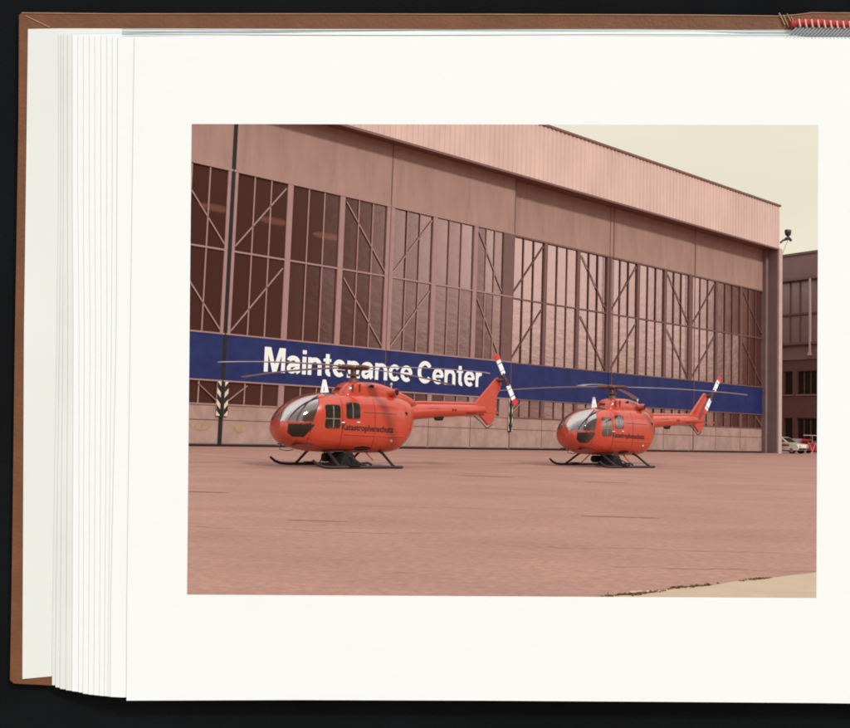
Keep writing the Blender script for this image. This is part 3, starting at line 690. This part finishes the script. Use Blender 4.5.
    # landing gear
    for s in(-1,1):
        y=s*1.25
        m=MB(); m.tube([(-1.95,y,.24),(-1.80,y,.13),(-1.62,y,.065),(-1.4,y,.045),(0,y,.045),(1.0,y,.045),(1.04,y,.05)],[.035,.042,.045,.045,.045,.045,.03],10); sk=m.build('skid',M['skid'],root)
        m=MB(); m.box(-.8,-.45,y-.10,y+.10,.085,.11); m.build('step_pad',M['dark'],sk)
        for x in(-1.10,.72):
            m=MB(); m.tube([(x,0,.50),(x,s*.45,.49),(x,s*.62,.44),(x,s*1.12,.14),(x,s*1.25,.07)],[.042,.042,.042,.038,.045],10); m.build('cross_tube',M['skid'],root)
        m=MB(); m.tube([(x:=-1.10,s*.55,.46),(-.55,s*.5,.47),(-.3,s*1.22,.1)],.02,6); m.build('gear_brace',M['skid'],root)
    # dark equipment slung between the skids
    m=MB(); m.poly([(-.80,-.75,.06),(-.62,-.75,.42),(-.38,-.75,.44),(-.12,-.75,.08)],(0,.7,0)); m.box(-.95,.0,-.95,-.1,.05,.10); m.tube([(-.85,.1,.28),(-.45,.1,.28)],.13,12); m.tube([(-.25,-.8,.12),(.05,-.9,.16),(.16,-.95,.1)],.035,8)
    eq=m.build('belly_equipment',M['dark'],root); bv=eq.modifiers.new('b','BEVEL'); bv.width=.02; bv.segments=2
    # writing on the side, laid on the skin
    for s in(-1,1):
        tm=text_mesh('Katastrophenschutz',.028,0,3); bm=bmesh.new(); bm.from_mesh(tm); bmesh.ops.subdivide_edges(bm,edges=[e for e in bm.edges if e.calc_length()>.3],cuts=2); bm.to_mesh(tm); bm.free()
        xx=[v.co.x for v in tm.vertices]; a,b_=min(xx),max(xx)
        for v in tm.vertices:
            t=(v.co.x-a)/(b_-a); x=(-.80+1.78*t) if s<0 else (.98-1.78*t); z=1.10+v.co.y*.25-.05*t*(1 if s<0 else -1)
            v.co=(x,surf_y(x,z,s,.006),z)
        tm.materials.clear(); tm.materials.append(M['black_text']); o=bpy.data.objects.new('lettering',tm); COL.objects.link(o); o.parent=root
        # dark marking on the boom
        m=MB(); 
        for q,(xa,xb) in enumerate(((2.62,2.70),(2.74,2.84),(2.88,2.94),(2.98,3.06),(3.62,3.70),(3.74,3.80))):
            m.poly([(xa,s*.222,1.80),(xb,s*.222,1.80),(xb,s*.222,1.86),(xa,s*.222,1.86)],(0,s*-.02,0))
        m.build('boom_marking',M['seam'],root)
    return root
TRD=[]
h1=make_helicopter(); h1.name='helicopter'
h1.location=(-4.47,27.25,0); h1.rotation_euler=(0,0,R(41))
tag(h1,'red-orange helicopter with white and red tail rotor parked in front of the Maintenance Center lettering','helicopter','helicopters parked on the apron')
h2=copy_tree(h1); h2.location=(4.12,34.1,0); h2.rotation_euler=(0,0,R(41))
tag(h2,'red-orange helicopter parked near the hangar corner, tail ending by the cars','helicopter','helicopters parked on the apron')
for ch in h2.children:                        # its rotors stand at other angles
    n=ch.name.split('.')[0]
    if n in('rotor_blade','blade_grip','rotor_mast'): ch.rotation_euler=(0,0,R(15))
    if n in('tail_rotor_blade','tail_rotor_hub'):
        hub=Vector((5.80,-.30,2.93)); m_=Matrix.Translation(hub)@Matrix.Rotation(R(-116),4,'Y')@Matrix.Translation(-hub); ch.matrix_basis=m_

# ------------------------------------------------------------------ the album, held upright before the apron
# plane of the album: millimetre-like units, x to the right, y down, origin at the upper left; S metres per unit
D0=1.0; S=D0/fpx
AO=Vector((0,0,CAMH))+RZ*D0
def A(x,y,d=0.):                               # point on the album sheet lying d metres behind the open page
    k=(D0+d)/fpx
    return Vector((0,0,CAMH))+RZ*(D0+d)+RX*((x-CX)*k)+RY*((y-CY)*k)
album=empty('photo_album',A(503,700,.02)); album_inv=Matrix.Translation(-album.location)
tag(album,'open photo album with white leaves and brown leather cover on a black board','album')
PR=[(191.6,124),(818.4,125),(816.4,598),(187,594.6)]
def sheet(name,outer,hole,d,th,mt,parent=album,bow=None):
    bm=bmesh.new(); edges=[]
    for lp in (outer,hole):
        if not lp: continue
        vs_=[bm.verts.new((x,y,0)) for x,y in lp]
        for i in range(len(vs_)): edges.append(bm.edges.new((vs_[i],vs_[(i+1)%len(vs_)])))
    bmesh.ops.triangle_fill(bm,use_beauty=True,use_dissolve=False,edges=edges)
    if bow:
        pass
    r=bmesh.ops.extrude_face_region(bm,geom=list(bm.faces)); 
    for g_ in r['geom']:
        if isinstance(g_,bmesh.types.BMVert): g_.co.z=1
    for v in bm.verts:
        p=A(v.co.x,v.co.y,d+(th if v.co.z>.5 else 0)); v.co=p-album.location
    bmesh.ops.recalc_face_normals(bm,faces=bm.faces)
    me=bpy.data.meshes.new(name); bm.to_mesh(me); bm.free(); me.materials.append(mt)
    o=bpy.data.objects.new(name,me); COL.objects.link(o); o.parent=parent; return o
def grow(q,k): 
    cx=sum(p[0] for p in q)/4; cy=sum(p[1] for p in q)/4
    return [(cx+(x-cx)*(1+k),cy+(y-cy)*(1+k)) for x,y in q]
def wob(p0,p1,n,a): 
    return [(p0[0]+(p1[0]-p0[0])*i/n+random.uniform(-a,a)*.6,p0[1]+(p1[1]-p0[1])*i/n+random.uniform(-a,a)) for i in range(n)]
XR=880
page=[(134.5,36.5),(300,35.8),(480,36.2),(660,37.2),(790,38.6),(XR,39.5),(XR,705),(850,703.4),(820,703.0),(660,701.8),(480,700.6),(300,700),(126.5,700.6),(127,600),(130.6,330)]
sheet('open_page',page,PR,0,.0003,M['paper'])
pg2=[(118,36.8),(300,34.6),(XR,37.5),(XR,690),(400,690),(122,697.4),(110.4,696.8),(111,600),(116.5,330)]
sheet('leaf',pg2,grow(PR,.03),.0013,.0003,M['paper'])
tx=[112.5,107,101,95,89.5,83.5,78,72.5,67.5,63.5,61,58.5]; bx=[108,104.5,99.5,94,88.5,83,78.5,72,66,60,55.5,52]
by=[696.4,696,695.6,695,694.4,693.6,692.2,691.2,690.2,688.8,687.2,685]
for i,(a,b,c) in enumerate(zip(tx,bx,by)):
    d=.0026+.00105*i
    o=[(a,36.3-.45*i*.5),(200,34.0-.25*i),(420,32.2-.25*i),(700,32.8-.2*i),(790,35.2-.1*i),(820,38.2),(XR,38.9),(XR,680),(400,682),(b+6,c+.5),(b,c),(b+.5,620),(a-(a-b)*.45+1.2,330),(a,200)]
    sheet('leaf',o,grow(PR,.05+.004*i),d,.0005,M['paper'] if i<8 else M['paper_edge'])  # the deepest leaves use a slightly greyer paper
# cover side
sheet('endpaper',[(28,29),(60,28.4),(300,29),(XR,30),(XR,660),(400,672),(52,676.2),(22.4,679),(24,330)],grow(PR,.12),.0150,.0006,M['endpaper'])
cov=[(22,12.5),(120,13.4),(300,13.4),(500,13.8),(700,14.6),(778,15.6),(796,14.4),(812,12.2),(835,12.6),(XR,12.5),(XR,660),(400,684),(54,685.5),(14,683.5),(10,680),(12,560),(15,330),(18.5,120),(19,15)]
cv=sheet('cover',cov,grow(PR,.15),.0160,.004,M['leather'])
m=MB()
def loc(p): return p-album.location
for pl in ([(22,13),(120,14),(300,14),(500,14.4),(700,15.2),(778,16.2),(796,15),(812,12.8),(835,13.2),(XR,13)],[(26,16),(50,27.5)]):
    m.tube([loc(A(x,y,.0158)) for x,y in pl],.0007,6)
m.build('rubbed_edge',M['leather_edge'],cv)
# headband and the leaf ends at the spine
m=MB(); m.tube([loc(A(x,y,.0125)) for x,y in ((791,25),(798,23.5),(808,22.8),(820,23.2),(836,24.4),(XR,26))],.0042,10); hb=m.build('headband',M['red_thread'],album)
m=MB()
for i in range(13):
    x=800+6.3*i; y=22.2+.045*(x-800)
    m.tube([loc(A(x-1.2,y-3.0,.0083)),loc(A(x-.5,y+1,.0079)),loc(A(x+.3,y+4.6,.0087))],.0010,6)
m.build('headband_stitch',M['pink_thread'],hb)
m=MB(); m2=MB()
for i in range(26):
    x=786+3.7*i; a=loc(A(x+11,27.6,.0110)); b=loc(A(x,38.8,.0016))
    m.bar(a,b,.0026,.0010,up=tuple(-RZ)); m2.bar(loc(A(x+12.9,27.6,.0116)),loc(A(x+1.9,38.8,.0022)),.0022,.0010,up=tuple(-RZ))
m.build('spine_fold',M['gutter_paper'],album); m2.build('spine_gap_shade',M['gutter_dark'],album)  # dark bars between the folds stand in for shade in the gutter
for yy,dd in ((29.6,.0120),(31.2,.0085),(33.0,.0055),(34.9,.0012)):  # grey lines along the leaf tops stand in for shaded paper edges
    m=MB(); m.tube([loc(A(x,yy+.5*math.sin(x*.011+yy)+.9*max(0,(x-600)/250)-1.2*math.exp(-((x-60)/50)**2),dd)) for x in range(122,871,13)],.00035,5); m.build('leaf_shade_line',M['gutter_paper'],album)
m=MB()
for i,(x,y) in enumerate(((782,14),(786,16),(790,15),(794,18))):
    m.tube([loc(A(x-3,y-1,.0150)),loc(A(x+3,y+11,.0146))],.0008,6)
m.build('frayed_leather',M['leather_edge'],cv)
# black board the album rests against
bd=empty('black_board',Vector((A(425,760,.06).x,A(425,760,.06).y,0))); tag(bd,'black cloth covered board on posts behind the open album','board')
old=album; album=bd
sheet('panel',[(-60,-60),(930,-60),(930,800),(-60,800)],grow(PR,.22),.024,.006,M['black_cloth'],bd)
sheet('ledge',[(-60,790),(930,790),(930,800),(-60,800)],None,.0,.023,M['black_cloth'],bd)
for x in(0,870):
    p=A(x,800,.027); m=MB(); m.tube([p-bd.location,Vector((p.x,p.y+.02,0))-bd.location],.012,8); m.build('post',M['skid'],bd)
    m=MB(); q=Vector((p.x,p.y,.0)); m.bar(q+Vector((0,-.22,.015))-bd.location,q+Vector((0,.22,.015))-bd.location,.03); m.build('foot',M['skid'],bd)
scene.cycles.filter_width=1.9; scene.render.resolution_x=1024; scene.render.resolution_y=877
scene.cycles.max_bounces=8; scene.cycles.transparent_max_bounces=12
